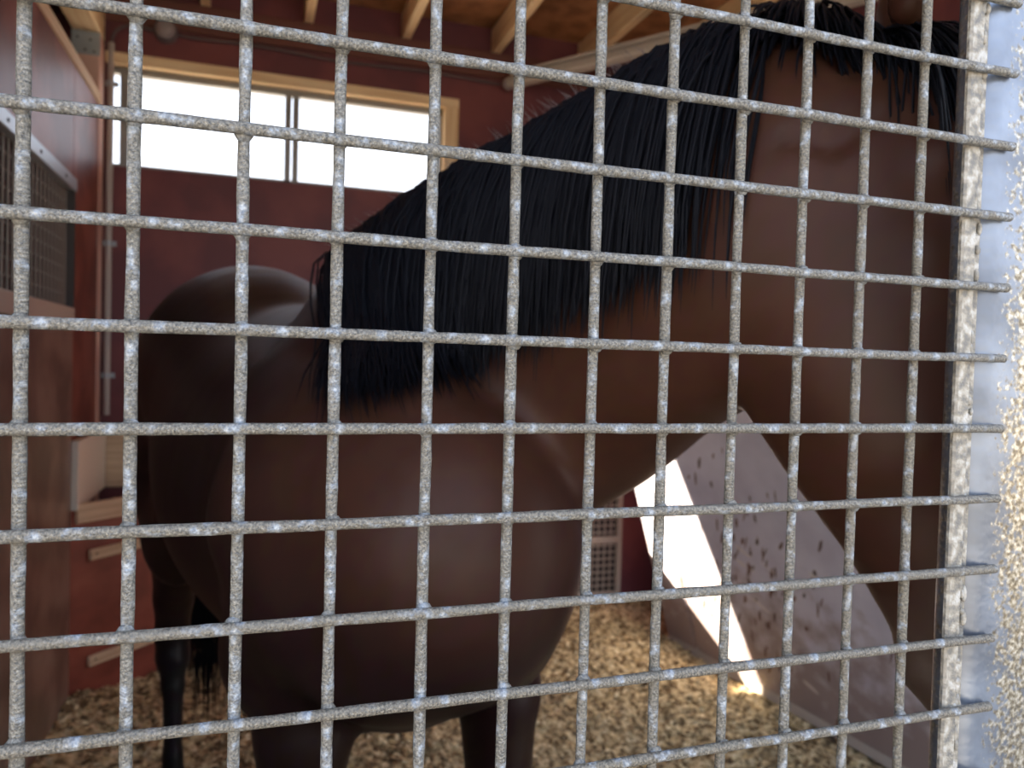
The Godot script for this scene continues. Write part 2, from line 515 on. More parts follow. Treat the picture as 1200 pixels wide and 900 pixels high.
func build_partition() -> void:
	var wl := node_at("wall_left")
	tag(wl, "", "", "", "structure")
	var t := 0.05
	var g0 := -2.905; var g1 := -0.5; var gy0 := 1.57; var gy1 := 2.06
	var st := mb()
	box_to(st, Vector3(LX - t, gy1, g0), Vector3(LX, 2.49, -0.06), 0.003)
	box_to(st, Vector3(LX - t, 0.0, -3.386), Vector3(LX, 2.49, g0), 0.003)
	put(st, "upper_panel", M.paint_left, wl)
	st = mb()
	box_to(st, Vector3(LX - t, 0.0, g0 + 0.004), Vector3(LX + 0.006, 1.50, -0.06), 0.003)
	box_to(st, Vector3(LX - t, gy0, g1), Vector3(LX, gy1, -0.06), 0.003)
	put(st, "kick_panel", M.kick_plate, wl)
	st = mb()
	box_to(st, Vector3(LX - t - 0.006, 2.49, -3.386), Vector3(LX + 0.008, 2.535, -0.06), 0.003)
	put(st, "cap_strip", M.batten, wl)
	st = mb()
	box_to(st, Vector3(LX - t, 1.50, g0 + 0.004), Vector3(LX + 0.012, gy0, g1), 0.004)
	put(st, "grille_sill", M.rail_grey, wl)
	# the grille let into the partition
	var g := node_at("partition_grille", Vector3(LX - 0.02, gy0, g1))
	tag(g, "dark wire grille in a pale metal channel, let into the left partition", "grille")
	st = mb()
	box_to(st, Vector3(0.0, gy1 - gy0 - 0.05, g0 - g1), Vector3(0.034, gy1 - gy0, 0.0), 0.003)
	put(st, "top_channel", M.zinc_channel, g)
	st = mb()
	box_to(st, Vector3(0.0, 0.0, g0 - g1), Vector3(0.03, gy1 - gy0 - 0.05, g0 - g1 + 0.022), 0.002)
	put(st, "side_channel", M.dark_steel, g)
	st = mb()
	box_to(st, Vector3(0.0, 0.0, -0.78 - 0.022), Vector3(0.03, gy1 - gy0 - 0.05, -0.78 + 0.022), 0.002)
	put(st, "side_channel", M.dark_steel, g)
	mesh_wires(g, Vector3(0.004, 0.0, g0 - g1 + 0.05), Vector3(0, 0, 1), Vector3(0, 1, 0), 46, 9, 0.05, 0.0045, M.grille_wire, "wire")
	for k in 7:
		st = mb()
		blob(st, Vector3(0.034, gy1 - gy0 - 0.027, -0.18 - k * 0.34), Vector3(0.004, 0.007, 0.007))
		put(st, "rivet", M.dark_steel, g)
	# corner post with its metal strap, the beam that it carries
	var p := node_at("corner_post", Vector3(-0.7275, 0, -3.44))
	tag(p, "reddish wooden corner post behind the left partition, strapped to the beam above", "post")
	st = mb()
	box_to(st, Vector3(-0.0525, -0.03, -0.0585), Vector3(0.0575, 2.80, 0.0525), 0.005)
	put(st, "shaft", M.post_paint, p)
	st = mb()
	box_to(st, Vector3(-0.055, 2.70, 0.0530), Vector3(0.0585, 2.80, 0.0565), 0.001)
	put(st, "metal_strap", M.zinc_channel, p)
	for q in [[-0.03, 2.77], [0.02, 2.765], [0.0, 2.72], [0.035, 2.715]]:
		st = mb()
		blob(st, Vector3(q[0], q[1], 0.057), Vector3(0.005, 0.005, 0.003))
		put(st, "bolt", M.screw, p)
	st = mb()
	box_to(st, Vector3(-0.78, 2.80, -3.49), Vector3(-0.67, CY - 0.004, -0.07), 0.004)
	tag(put(st, "partition_beam", M.pine), "pale sawn beam running forward from the corner post above the left partition", "beam")

func build_manger() -> void:
	var g := node_at("corner_manger", Vector3(LX, 0, BZ))
	tag(g, "red-brown corner manger with pale liner boards and two nailed battens on its front", "manger")
	var a := Vector3(0.004, 0, 0.60)    # where the front meets the partition
	var b := Vector3(0.60, 0, 0.004)    # where it meets the back wall
	var d := (b - a).normalized()
	var nrm := Vector3(1, 0, 1).normalized()
	var st := mb()
	board(st, a + Vector3.UP * 0.40 - nrm * 0.012, b + Vector3.UP * 0.40 - nrm * 0.012, Vector3.UP, 0.78, 0.024)
	put(st, "front_board", M.feeder_red, g)
	st = mb()
	board(st, a + Vector3.UP * 0.775 + d * 0.02, b + Vector3.UP * 0.775 - d * 0.02, Vector3.UP, 0.075, 0.028)
	put(st, "rim", M.batten, g)
	for y in [0.605, 0.182]:
		st = mb()
		board(st, a + d * 0.075 + nrm * 0.010 + Vector3.UP * y, a + d * 0.62 + nrm * 0.010 + Vector3.UP * (y + 0.012), Vector3.UP, 0.042, 0.018)
		var bt := put(st, "batten", M.batten, g)
		for k in [0.10, 0.34, 0.58]:
			st = mb()
			blob(st, a + d * k + nrm * 0.0195 + Vector3.UP * (y + 0.004), Vector3(0.004, 0.004, 0.004))
			put(st, "screw", M.screw, bt)
	st = mb()
	box_to(st, Vector3(0.004, 0.79, 0.03), Vector3(0.03, 1.06, 0.60), 0.003)
	put(st, "side_liner", M.liner_white, g)
	st = mb()
	box_to(st, Vector3(0.03, 0.79, 0.004), Vector3(0.60, 1.02, 0.03), 0.003)
	put(st, "back_liner", M.batten, g)
	st = mb()
	box_to(st, Vector3(0.004, 1.022, 0.004), Vector3(0.60, 1.065, 0.045), 0.003)
	put(st, "top_batten", M.batten, g)
	st = mb()   # the tray floor, a triangle
	var ya := 0.70
	for s in [[ya, 1.0], [ya - 0.02, -1.0]]:
		var yy: float = s[0]
		tri(st, Vector3(0.006, yy, 0.006), Vector3(0.006, yy, 0.58), Vector3(0.58, yy, 0.006), Vector3.UP * s[1])
	put(st, "tray", M.pine_old, g)
	st = mb()
	for k in 26:
		var u := rng.randf(); var v := rng.randf() * (1.0 - u)
		blob(st, Vector3(0.06 + u * 0.4, ya + 0.012 + rng.randf() * 0.02, 0.06 + v * 0.4), Vector3(0.05, 0.03, 0.05), 4, 7, 0.5)
	var f := put(st, "feed", M.bedding, g)
	f.set_meta("kind", "stuff")

func chip_texture() -> ImageTexture:
	var w := 768
	var im := Image.create(w, w, false, Image.FORMAT_RGB8)
	var n := FastNoiseLite.new()
	n.seed = 77; n.frequency = 0.008; n.fractal_octaves = 5
	for y in w:
		for x in w:
			var t := clampf(0.5 + n.get_noise_2d(x, y) * 0.7, 0.0, 1.0)
			var c := c8(188, 185, 200).lerp(c8(212, 210, 222), t)
			# splashed dirt near the floor
			var h := 1.0 - float(y) / w
			var dirt := clampf((0.36 - h) * 2.6 + n.get_noise_2d(x * 2.0 + 900.0, y * 2.0) * 0.6, 0.0, 0.6)
			c = c.lerp(c8(122, 100, 92), dirt)
			im.set_pixel(x, y, c)
	var r := RandomNumberGenerator.new()
	r.seed = 9
	for k in 110:
		var cx := r.randfn(0.47, 0.09); var cy := r.randfn(0.40, 0.12)
		if k % 5 == 0: cx = r.randf_range(0.1, 0.9); cy = r.randf_range(0.1, 0.8)
		var ln := r.randf_range(0.008, 0.026); var wd := r.randf_range(0.002, 0.0055)
		var an := r.randf_range(1.0, 1.5)
		var col := c8(96, 52, 34).lerp(c8(66, 48, 42), r.randf())
		if k % 17 == 0: col = c8(214, 208, 206); an = -0.4; ln *= 1.5; wd *= 1.5
		var X := cx * w; var Y := (1.0 - cy) * w
		for py in range(int(Y - 26), int(Y + 26)):
			for px in range(int(X - 26), int(X + 26)):
				if px < 0 or py < 0 or px >= w or py >= w: continue
				var q := Vector2(px - X, -(py - Y)).rotated(-an) / w
				q += Vector2(0, 1) * n.get_noise_2d(px * 6.0, py * 6.0) * 0.002
				var e := (q.x / ln) ** 2 + (q.y / wd) ** 2
				if e < 1.0: im.set_pixel(px, py, im.get_pixel(px, py).lerp(col, clampf((1.0 - e) * 2.0, 0.0, 0.85)))
	return ImageTexture.create_from_image(im)

func build_lean_panel() -> void:
	# a sheet that leans out from the foot of the right wall
	var foot_a := Vector3(2.05, 0.0, -3.04)
	var foot_b := Vector3(2.215, 0.0, -1.30)
	var along := (foot_b - foot_a).normalized()
	var nrm := Vector3(-0.95344, -0.28467, 0.09961).normalized()
	var up := along.cross(nrm)
	if up.y < 0.0: up = -up
	var g := node_at("leaning_panel", foot_a)
	tag(g, "chipped grey-white sheet panel leaning out from the foot of the right wall, half sunlit", "panel")
	var m := mat("panel_grey", Color.WHITE, 0.42)
	m.albedo_texture = chip_texture()
	var hgt := 1.52
	for s in [[0.0, 0.233], [0.251, 1.72]]:
		var st := mb()
		var s0: float = s[0]; var s1: float = s[1]
		var q: Array[Vector3] = []
		for k in [[s0, 0.015], [s1, 0.015], [s1, hgt], [s0, hgt]]: q.append(along * k[0] + up * k[1])
		var uv: Array[Vector2] = []
		for k in [[s0, 0.015], [s1, 0.015], [s1, hgt], [s0, hgt]]: uv.append(Vector2(k[0] / 1.72, 1.0 - k[1] / 1.55))
		for side in [0.0, -0.016]:
			var o: Vector3 = nrm * side
			var nn: Vector3 = nrm if side == 0.0 else -nrm
			tri(st, q[0] + o, q[1] + o, q[2] + o, nn, uv[0], uv[1], uv[2])
			tri(st, q[0] + o, q[2] + o, q[3] + o, nn, uv[0], uv[2], uv[3])
		for e in 4:
			var f := (e + 1) % 4
			var on := ((q[e] + q[f]) * 0.5 - (q[0] + q[2]) * 0.5)
			on = (on - (q[f] - q[e]).normalized() * on.dot((q[f] - q[e]).normalized())).normalized()
			tri(st, q[e], q[f], q[f] - nrm * 0.016, on, uv[e], uv[f], uv[f])
			tri(st, q[e], q[f] - nrm * 0.016, q[e] - nrm * 0.016, on, uv[e], uv[f], uv[e])
		put(st, "sheet", m, g)
	var st := mb()   # backing stud behind the joint, its top rail and the foot board
	board(st, along * 0.243 - nrm * 0.04 + up * 0.02, along * 0.243 - nrm * 0.04 + up * hgt, along, 0.06, 0.04)
	board(st, along * 1.66 - nrm * 0.04 + up * 0.02, along * 1.66 - nrm * 0.04 + up * hgt, along, 0.06, 0.04)
	board(st, along * 0.01 - nrm * 0.04 + up * (hgt - 0.03), along * 1.71 - nrm * 0.04 + up * (hgt - 0.03), up, 0.06, 0.04)
	put(st, "backing_frame", M.dark_board, g)
	st = mb()
	board(st, along * 0.0 + Vector3(0.004, 0.02, 0.0), along * 1.70 + Vector3(0.004, 0.02, 0), Vector3.UP, 0.05, 0.03)
	put(st, "foot_rail", M.rail_grey, g)

func build_back_details() -> void:
	# grille panel low in the back wall at the right, behind the horse's chest
	var g := node_at("low_grille", Vector3(1.66, 0.10, BZ))
	tag(g, "small pale-framed grille low on the back wall, beside the horse's chest", "grille")
	var st := mb()
	box_to(st, Vector3(0.02, 0.02, 0.002), Vector3(0.30, 0.86, 0.008), 0.0)
	put(st, "dark_backing", M.dark_steel, g)
	st = mb()
	for q in [[0.0, 0.0, 0.32, 0.035], [0.0, 0.845, 0.32, 0.88], [0.0, 0.0, 0.03, 0.88], [0.29, 0.0, 0.32, 0.88], [0.0, 0.31, 0.32, 0.35]]:
		box_to(st, Vector3(q[0], q[1], 0.002), Vector3(q[2], q[3], 0.035), 0.003)
	put(st, "frame", M.grille_pale, g)
	mesh_wires(g, Vector3(0.03, 0.035, 0.018), Vector3(1, 0, 0), Vector3(0, 1, 0), 7, 21, 0.0375, 0.004, M.grille_pale, "wire")
	# conduit down the corner
	st = mb()
	tube(st, line(Vector3(-0.642, 1.12, BZ + 0.016), Vector3(-0.642, 2.80, BZ + 0.016), 4), PackedFloat32Array([0.0135]), 10)
	var cd := put(st, "conduit", M.pvc)
	tag(cd, "thin pale vertical conduit pipe on the back wall beside the window's left edge", "conduit")
	for y in [1.3, 1.9, 2.62]:
		st = mb()
		box_to(st, Vector3(-0.668, y - 0.012, BZ), Vector3(-0.612, y + 0.012, BZ + 0.006), 0.001)
		tube(st, line(Vector3(-0.642, y - 0.012, BZ + 0.016), Vector3(-0.642, y + 0.012, BZ + 0.016), 1), PackedFloat32Array([0.0158]), 10)
		put(st, "clip", M.zinc_channel, cd)
	st = mb()
	tube(st, smooth_path([Vector3(-0.642, 2.795, BZ + 0.016), Vector3(-0.63, 2.85, BZ + 0.016), Vector3(-0.57, 2.89, BZ + 0.015), Vector3(-0.47, 2.885, BZ + 0.012), Vector3(-0.3, 2.878, BZ + 0.012), Vector3(0.0, 2.885, BZ + 0.012), Vector3(0.35, 2.87, BZ + 0.012), Vector3(0.8, 2.882, BZ + 0.012), Vector3(1.2, 2.872, BZ + 0.014)], 60), PackedFloat32Array([0.0085]), 8)
	tag(put(st, "cable", M.cable), "thin grey cable strung along the back wall above the window", "cable")
	# round fitting under the wall plate
	var l := node_at("round_fitting", Vector3(-0.418, 2.885, BZ + 0.026))
	tag(l, "small round wall fitting with a pale domed cover above the window", "fitting")
	var xf := Transform3D(Basis(Vector3.RIGHT, PI / 2), Vector3.ZERO)
	st = mb()
	lathe(st, xf, [Vector2(0, -0.026), Vector2(0.05, -0.026), Vector2(0.05, 0.012), Vector2(0.044, 0.018), Vector2(0, 0.018)], 24)
	put(st, "base", M.lamp_base, l)
	st = mb()
	lathe(st, xf, [Vector2(0.042, 0.018), Vector2(0.041, 0.034), Vector2(0.034, 0.05), Vector2(0.02, 0.06), Vector2(0, 0.063)], 24)
	put(st, "dome", M.lamp_glass, l)
	# rail that slants from the back wall to the right wall under the rafters
	var r := node_at("slanting_rail")
	tag(r, "long grey-white rail running slantwise under the rafters behind the horse's mane", "rail")
	var a := Vector3(1.214, 2.85, -3.40); var b := Vector3(2.22, 2.85, -1.95)
	st = mb()
	board(st, a, b, Vector3.UP, 0.05, 0.07, 0.012)
	put(st, "channel", M.rail_grey, r)
	st = mb()
	board(st, a + Vector3(0.02, 0.031, 0.03), b + Vector3(0, 0.031, 0), Vector3.UP, 0.012, 0.10, 0.003)
	put(st, "top_plate", M.rail_grey, r)
	st = mb()
	blob(st, a, Vector3(0.032, 0.034, 0.032), 8, 12)
	put(st, "end_cap", M.lamp_glass, r)
	for f in [0.3, 0.85]:
		st = mb()
		var q := a.lerp(b, f)
		tube(st, line(q + Vector3.UP * 0.03, Vector3(q.x, CY + 0.139, q.z), 1), PackedFloat32Array([0.006]), 6)
		put(st, "hanger", M.dark_steel, r)

func floor_h(x: float, z: float) -> float:
	var h := 0.02 + 0.022 * fnoise.get_noise_3d(x * 7.0, 0, z * 7.0) + 0.02 * fnoise.get_noise_3d(x * 30.0, 3, z * 30.0) + 0.012 * fnoise.get_noise_3d(x * 110.0, 9, z * 110.0)
	# banked up along the walls and into the far corners
	h += 0.07 * smoothstep(0.5, 0.0, z - BZ) + 0.05 * smoothstep(0.3, 0.0, x - LX)
	h += 0.05 * smoothstep(0.7, 0.0, Vector2(x - 1.7, z + 3.2).length())
	h -= 0.03 * smoothstep(1.85, 2.05, x)
	return h

func build_bedding() -> void:
	var st := mb()
	var nx := 170; var nz := 210
	var x0 := LX; var x1 := 2.25
	var P := PackedVector3Array()
	for j in nz + 1:
		for i in nx + 1:
			var x := lerpf(x0, x1, float(i) / nx); var z := lerpf(BZ, -0.04, float(j) / nz)
			P.append(Vector3(x, floor_h(x, z), z))
	var w := nx + 1
	for j in nz + 1:
		for i in nx + 1:
			var a := P[j * w + maxi(i - 1, 0)]; var b := P[j * w + mini(i + 1, nx)]
			var c := P[maxi(j - 1, 0) * w + i]; var d := P[mini(j + 1, nz) * w + i]
			st.set_normal((d - c).cross(b - a).normalized()); st.add_vertex(P[j * w + i])
	for j in nz:
		for i in nx:
			var k := j * w + i
			for v in [k, k + 1, k + w, k + 1, k + w + 1, k + w]: st.add_index(v)
	tag(put(st, "bedding", M.bedding), "trodden yellow-brown shavings and dirt covering the stall floor", "bedding", "", "stuff")
	var fl := mb()
	box_to(fl, Vector3(-0.009, -0.001, -0.005), Vector3(0.009, 0.001, 0.005), 0.0)
	var mm := MultiMesh.new()
	mm.transform_format = MultiMesh.TRANSFORM_3D
	mm.use_colors = true
	mm.mesh = fl.commit()
	var n := 16000
	mm.instance_count = n
	for k in n:
		var x := rng.randf_range(LX + 0.02, 2.1); var z := rng.randf_range(BZ + 0.03, -0.1)
		var s := rng.randf_range(0.4, 1.5)
		var bs := Basis(Vector3.UP, rng.randf() * TAU) * Basis(Vector3.RIGHT, rng.randfn(0, 0.5)) * Basis(Vector3.BACK, rng.randfn(0, 0.4))
		mm.set_instance_transform(k, Transform3D(bs.scaled(Vector3.ONE * s), Vector3(x, floor_h(x, z) + 0.002, z)))
		var c := c8(196, 172, 124).lerp(c8(232, 218, 180), rng.randf())
		if rng.randf() < 0.45: c = c8(96, 76, 50).lerp(c8(140, 116, 80), rng.randf())
		mm.set_instance_color(k, c.srgb_to_linear())
	var mi := MultiMeshInstance3D.new()
	mi.name = "loose_shavings"
	mi.multimesh = mm
	mi.material_override = M.flakes
	tag(mi, "loose pale wood shavings scattered over the stall bedding", "shavings", "", "stuff")
	add_child(mi, true)

# ------------------------------------------------------------------ the horse
var sA := PackedVector3Array(); var sAB := PackedVector3Array()
var sUA := PackedVector3Array(); var sUB := PackedVector3Array(); var sSA := PackedVector3Array(); var sSB := PackedVector3Array()
var sIL := PackedFloat32Array(); var sK := PackedFloat32Array()

func add_seg(a: Vector3, b: Vector3, ua: Vector3, ub: Vector3, sa: Vector3, sb: Vector3, k: float) -> void:
	sA.append(a); sAB.append(b - a); sUA.append(ua); sUB.append(ub); sSA.append(sa); sSB.append(sb)
	sIL.append(1.0 / maxf((b - a).length_squared(), 1e-9)); sK.append(k)

# rings with more rings between them, on smooth curves
func finer(r: Array, m: int) -> Array:
	var out: Array = []
	var n := r.size()
	for i in n - 1:
		var a: Array = r[maxi(i - 1, 0)]; var b: Array = r[i]; var c: Array = r[i + 1]; var d: Array = r[mini(i + 2, n - 1)]
		for j in m:
			var t := float(j) / m
			out.append([(b[0] as Vector3).cubic_interpolate(c[0], a[0], d[0], t), (b[1] as Vector3).cubic_interpolate(c[1], a[1], d[1], t), cubic_interpolate(b[2], c[2], a[2], d[2], t)])
	out.append(r[n - 1])
	return out

# rings: [centre, half-height vector, half-width]; widths lie across the chain
func chain(rings: Array, k: float) -> void:
	var n := rings.size()
	var U: Array[Vector3] = []; var S: Array[Vector3] = []
	for i in n:
		var t: Vector3 = (rings[mini(i + 1, n - 1)][0] - rings[maxi(i - 1, 0)][0]).normalized()
		var u: Vector3 = rings[i][1]
		var L := u.length()
		u = (u - t * u.dot(t)).normalized()
		U.append(u * L)
		var w: float = rings[i][2]
		S.append(t.cross(u) * w)
	for i in n - 1: add_seg(rings[i][0], rings[i + 1][0], U[i], U[i + 1], S[i], S[i + 1], k)

# round limb: [centre, radius across, radius fore-aft] with the fore-aft direction f
func limb(pts: Array, f: Vector3, k: float) -> void:
	var r: Array = []
	for p in pts: r.append([p[0], f.normalized() * p[2], p[1]])
	chain(r, k)

func seg_d(i: int, p: Vector3) -> float:
	var d := p - sA[i]
	var t := clampf(d.dot(sAB[i]) * sIL[i], 0.0, 1.0)
	d -= sAB[i] * t
	var u := sUA[i].lerp(sUB[i], t)
	var s := sSA[i].lerp(sSB[i], t)
	var hu := u.length_squared(); var hs := s.length_squared()
	var qu := d.dot(u) / hu; var qs := d.dot(s) / hs
	var r := d - u * qu - s * qs
	var m := minf(hu, hs)
	var q2 := qu * qu + qs * qs
	var r2 := r.length_squared() / m
	var k0 := sqrt(q2 + r2)
	if k0 < 1e-4: return -sqrt(m)
	var k1 := sqrt(qu * qu / hu + qs * qs / hs + r2 / m)
	return k0 * (k0 - 1.0) / k1

func field(p: Vector3, list: PackedInt32Array) -> float:
	var best := 1e3
	for i in list:
		var d := seg_d(i, p)
		var k := sK[i]
		if k < 0.0:   # a groove
			var hc := maxf(-k - absf(best + d), 0.0)
			best = maxf(best, -d) - hc * hc * 0.25 / k
			continue
		var h := maxf(k - absf(best - d), 0.0)
		best = minf(best, d) - h * h * 0.25 / k
	return best

const HIND := Vector3(-0.03, 0.0, -1.95)
const FWD := Vector3(0.2206, 0.0, 0.9754)
const LFT := Vector3(0.9754, 0.0, -0.2206)
func hb(s: float, y: float, l: float) -> Vector3:
	return HIND + FWD * s + Vector3.UP * y + LFT * l

var crest: Array[Vector3] = []
var throat: Array[Vector3] = []
var neck_list := PackedInt32Array()
var fore_list := PackedInt32Array()
var poll := Vector3(0.640, 1.765, -0.275)

func define_horse() -> void:
	# trunk
	var tr: Array = []
	for q in [[-0.36, 1.30, 0.15, 0.13], [-0.24, 1.34, 0.255, 0.225], [-0.08, 1.345, 0.285, 0.275], [0.10, 1.35, 0.295, 0.285], [0.28, 1.28, 0.32, 0.27], [0.48, 1.185, 0.335, 0.29], [0.70, 1.145, 0.325, 0.30], [0.90, 1.13, 0.315, 0.27], [1.08, 1.13, 0.305, 0.245], [1.24, 1.14, 0.275, 0.23], [1.36, 1.13, 0.20, 0.17]]:
		tr.append([hb(q[0], q[1], 0.0), Vector3.UP * q[2], q[3]])
	chain(finer(tr, 3), 0.03)
	# withers ridge
	chain([[hb(0.66, 1.40, 0.0), Vector3.UP * 0.08, 0.07], [hb(0.92, 1.40, 0.01), Vector3.UP * 0.13, 0.07], [hb(1.06, 1.40, 0.04), Vector3.UP * 0.14, 0.075]], 0.10)
	# haunches, thighs, shoulders, breast
	for sd in [-1.0, 1.0]:
		limb([[hb(-0.10, 1.22, 0.13 * sd), 0.14, 0.20], [hb(-0.10, 1.06, 0.16 * sd), 0.115, 0.20], [hb(-0.02, 0.90, 0.175 * sd), 0.085, 0.135]], FWD, 0.10)
		limb([[hb(0.16, 1.0, 0.17 * sd), 0.08, 0.12], [hb(0.06, 0.86, 0.18 * sd), 0.075, 0.10]], FWD, 0.08)
		# hind leg
		limb([[hb(0.0, 0.90, 0.175 * sd), 0.075, 0.12], [hb(-0.07, 0.70, 0.172 * sd), 0.052, 0.066], [hb(-0.10, 0.585, 0.170 * sd), 0.046, 0.060], [hb(-0.085, 0.52, 0.170 * sd), 0.044, 0.056], [hb(-0.07, 0.44, 0.170 * sd), 0.029, 0.038], [hb(-0.055, 0.24, 0.170 * sd), 0.025, 0.032], [hb(-0.05, 0.17, 0.170 * sd), 0.035, 0.040], [hb(-0.025, 0.10, 0.170 * sd), 0.031, 0.036], [hb(0.0, 0.06, 0.170 * sd), 0.046, 0.056]], FWD, 0.02)
		# shoulder blade down to the point of the shoulder, then back to the elbow
		limb([[hb(1.0, 1.34, 0.10 * sd), 0.065, 0.11], [hb(1.16, 1.17, 0.165 * sd), 0.10, 0.12], [hb(1.24, 1.09, 0.155 * sd), 0.085, 0.09]], FWD, 0.08)
		limb([[hb(1.22, 1.08, 0.15 * sd), 0.09, 0.10], [hb(1.13, 0.95, 0.178 * sd), 0.092, 0.11]], FWD, 0.06)
		# foreleg
		limb([[hb(1.14, 0.97, 0.018 + 0.168 * sd), 0.082, 0.11], [hb(1.17, 0.83, 0.018 + 0.171 * sd), 0.068, 0.082], [hb(1.18, 0.62, 0.018 + 0.174 * sd), 0.050, 0.058], [hb(1.185, 0.50, 0.018 + 0.174 * sd), 0.049, 0.050], [hb(1.18, 0.42, 0.018 + 0.174 * sd), 0.036, 0.042], [hb(1.18, 0.26, 0.018 + 0.174 * sd), 0.027, 0.034], [hb(1.18, 0.17, 0.018 + 0.174 * sd), 0.036, 0.042], [hb(1.20, 0.10, 0.018 + 0.174 * sd), 0.032, 0.036], [hb(1.22, 0.06, 0.018 + 0.174 * sd), 0.050, 0.058]], FWD, 0.025)
		# breast muscle
		limb([[hb(1.37, 1.16, 0.07 * sd), 0.085, 0.085], [hb(1.30, 1.0, 0.095 * sd), 0.092, 0.095]], FWD, 0.06)
	limb([[hb(1.20, 0.93, 0.0), 0.13, 0.10], [hb(0.85, 0.90, 0.0), 0.14, 0.09]], Vector3.UP, 0.05)
	# neck
	crest = [Vector3(0.165, 1.545, -1.12), Vector3(0.262, 1.608, -1.02), Vector3(0.352, 1.668, -0.89), Vector3(0.43, 1.706, -0.75), Vector3(0.492, 1.738, -0.616), Vector3(0.542, 1.757, -0.485), Vector3(0.592, 1.766, -0.373), Vector3(0.636, 1.764, -0.287)]
	throat = [Vector3(0.30, 1.18, -0.84), Vector3(0.39, 1.17, -0.77), Vector3(0.465, 1.195, -0.685), Vector3(0.506, 1.245, -0.605), Vector3(0.515, 1.312, -0.533), Vector3(0.528, 1.370, -0.446), Vector3(0.541, 1.405, -0.375), Vector3(0.556, 1.435, -0.325)]
	var ws := [0.15, 0.155, 0.15, 0.135, 0.12, 0.105, 0.095, 0.088]
	var n0 := sA.size()
	var nk: Array = []
	for i in crest.size(): nk.append([(crest[i] + throat[i]) * 0.5, (crest[i] - throat[i]) * 0.5, ws[i]])
	chain(finer(nk, 2), 0.08)
	for i in range(n0, sA.size()): neck_list.append(i)
	fore_list = neck_list.duplicate()
	for i in n0:
		var c := sA[i] + sAB[i] * 0.5
		if c.y > 0.95 and c.z > -1.5 and (c - HIND).dot(LFT) < 0.08: fore_list.append(i)
	# head: rings from the poll to the lips, forehead to jaw
	var hd: Array = []
	for q in [[Vector3(0.660, 1.755, -0.255), Vector3(0.575, 1.545, -0.318), 0.088], [Vector3(0.722, 1.66, -0.198), Vector3(0.550, 1.415, -0.325), 0.105], [Vector3(0.752, 1.55, -0.168), Vector3(0.558, 1.318, -0.300), 0.108], [Vector3(0.757, 1.44, -0.152), Vector3(0.588, 1.245, -0.262), 0.092], [Vector3(0.750, 1.33, -0.136), Vector3(0.612, 1.190, -0.222), 0.074], [Vector3(0.737, 1.22, -0.122), Vector3(0.628, 1.140, -0.190), 0.060], [Vector3(0.722, 1.145, -0.113), Vector3(0.640, 1.105, -0.165), 0.056], [Vector3(0.705, 1.105, -0.118), Vector3(0.652, 1.085, -0.150), 0.046]]:
		hd.append([(q[0] + q[1]) * 0.5, (q[0] - q[1]) * 0.5, q[2]])
	chain(finer(hd, 2), 0.03)
	# the jaw rounds of both cheeks, the brow, the lips
	var hs := (Vector3(0.757, 1.44, -0.152) - Vector3(0.588, 1.245, -0.262)).cross(Vector3(0, -1, 0.1)).normalized()
	if hs.z < 0.0: hs = -hs
	for sd in [-1.0, 1.0]:
		var c: Vector3 = Vector3(0.625, 1.43, -0.26) + hs * 0.048 * sd
		limb([[c, 0.055, 0.085], [c + Vector3(0.02, -0.09, 0.05), 0.045, 0.07]], Vector3(0.7, 0.6, 0.4), 0.04)
		var e: Vector3 = Vector3(0.694, 1.592, -0.212) + hs * 0.080 * sd
		limb([[e + Vector3(-0.016, 0.012, -0.008), 0.022, 0.020], [e + Vector3(0.024, -0.004, 0.012), 0.020, 0.018]], Vector3(0.1, 0.9, 0.1), 0.03)
		# ridge of the cheek bone
		limb([[Vector3(0.672, 1.50, -0.222) + hs * 0.092 * sd, 0.014, 0.014], [Vector3(0.690, 1.36, -0.184) + hs * 0.068 * sd, 0.009, 0.009]], Vector3(0.7, 0.6, 0.4), 0.035)
		# ear
		var b: Vector3 = poll + Vector3(0.03, 0.015, 0.015) + hs * 0.05 * sd
		var ef := Vector3(0.75, 0.3, 0.5)
		limb([[b, 0.026, 0.022], [b + Vector3(0.004, 0.055, 0.0) + hs * 0.012 * sd, 0.031, 0.02], [b + Vector3(0.012, 0.11, 0.006) + hs * 0.014 * sd, 0.022, 0.014], [b + Vector3(0.02, 0.165, 0.012) + hs * 0.006 * sd, 0.006, 0.005]], ef, 0.02)
		# nostril rim
		var nq: Vector3 = Vector3(0.722, 1.165, -0.125) + hs * 0.045 * sd
		limb([[nq, 0.016, 0.028], [nq + Vector3(-0.006, -0.03, 0.0), 0.014, 0.022]], Vector3(0.7, 0.6, 0.4), 0.02)
	limb([[Vector3(0.642, 1.11, -0.165), 0.036, 0.03], [Vector3(0.655, 1.085, -0.152), 0.034, 0.024]], Vector3(0.8, 0.3, 0.5), 0.02)
	# creases: between neck and breast, round the cheek, under the ear, above the foreleg, the mouth
	groove([Vector3(0.52, 1.175, -0.69), Vector3(0.437, 1.136, -0.661), Vector3(0.373, 1.100, -0.650)], 0.020, 0.05)
	groove([Vector3(0.541, 1.629, -0.270), Vector3(0.566, 1.618, -0.241), Vector3(0.591, 1.642, -0.222)], 0.006, 0.018)
	groove([Vector3(0.583, 1.740, -0.280), Vector3(0.587, 1.712, -0.257), Vector3(0.598, 1.693, -0.232)], 0.006, 0.018)
	groove([Vector3(0.389, 0.900, -0.702), Vector3(0.446, 0.903, -0.704), Vector3(0.490, 0.935, -0.713)], 0.008, 0.025)
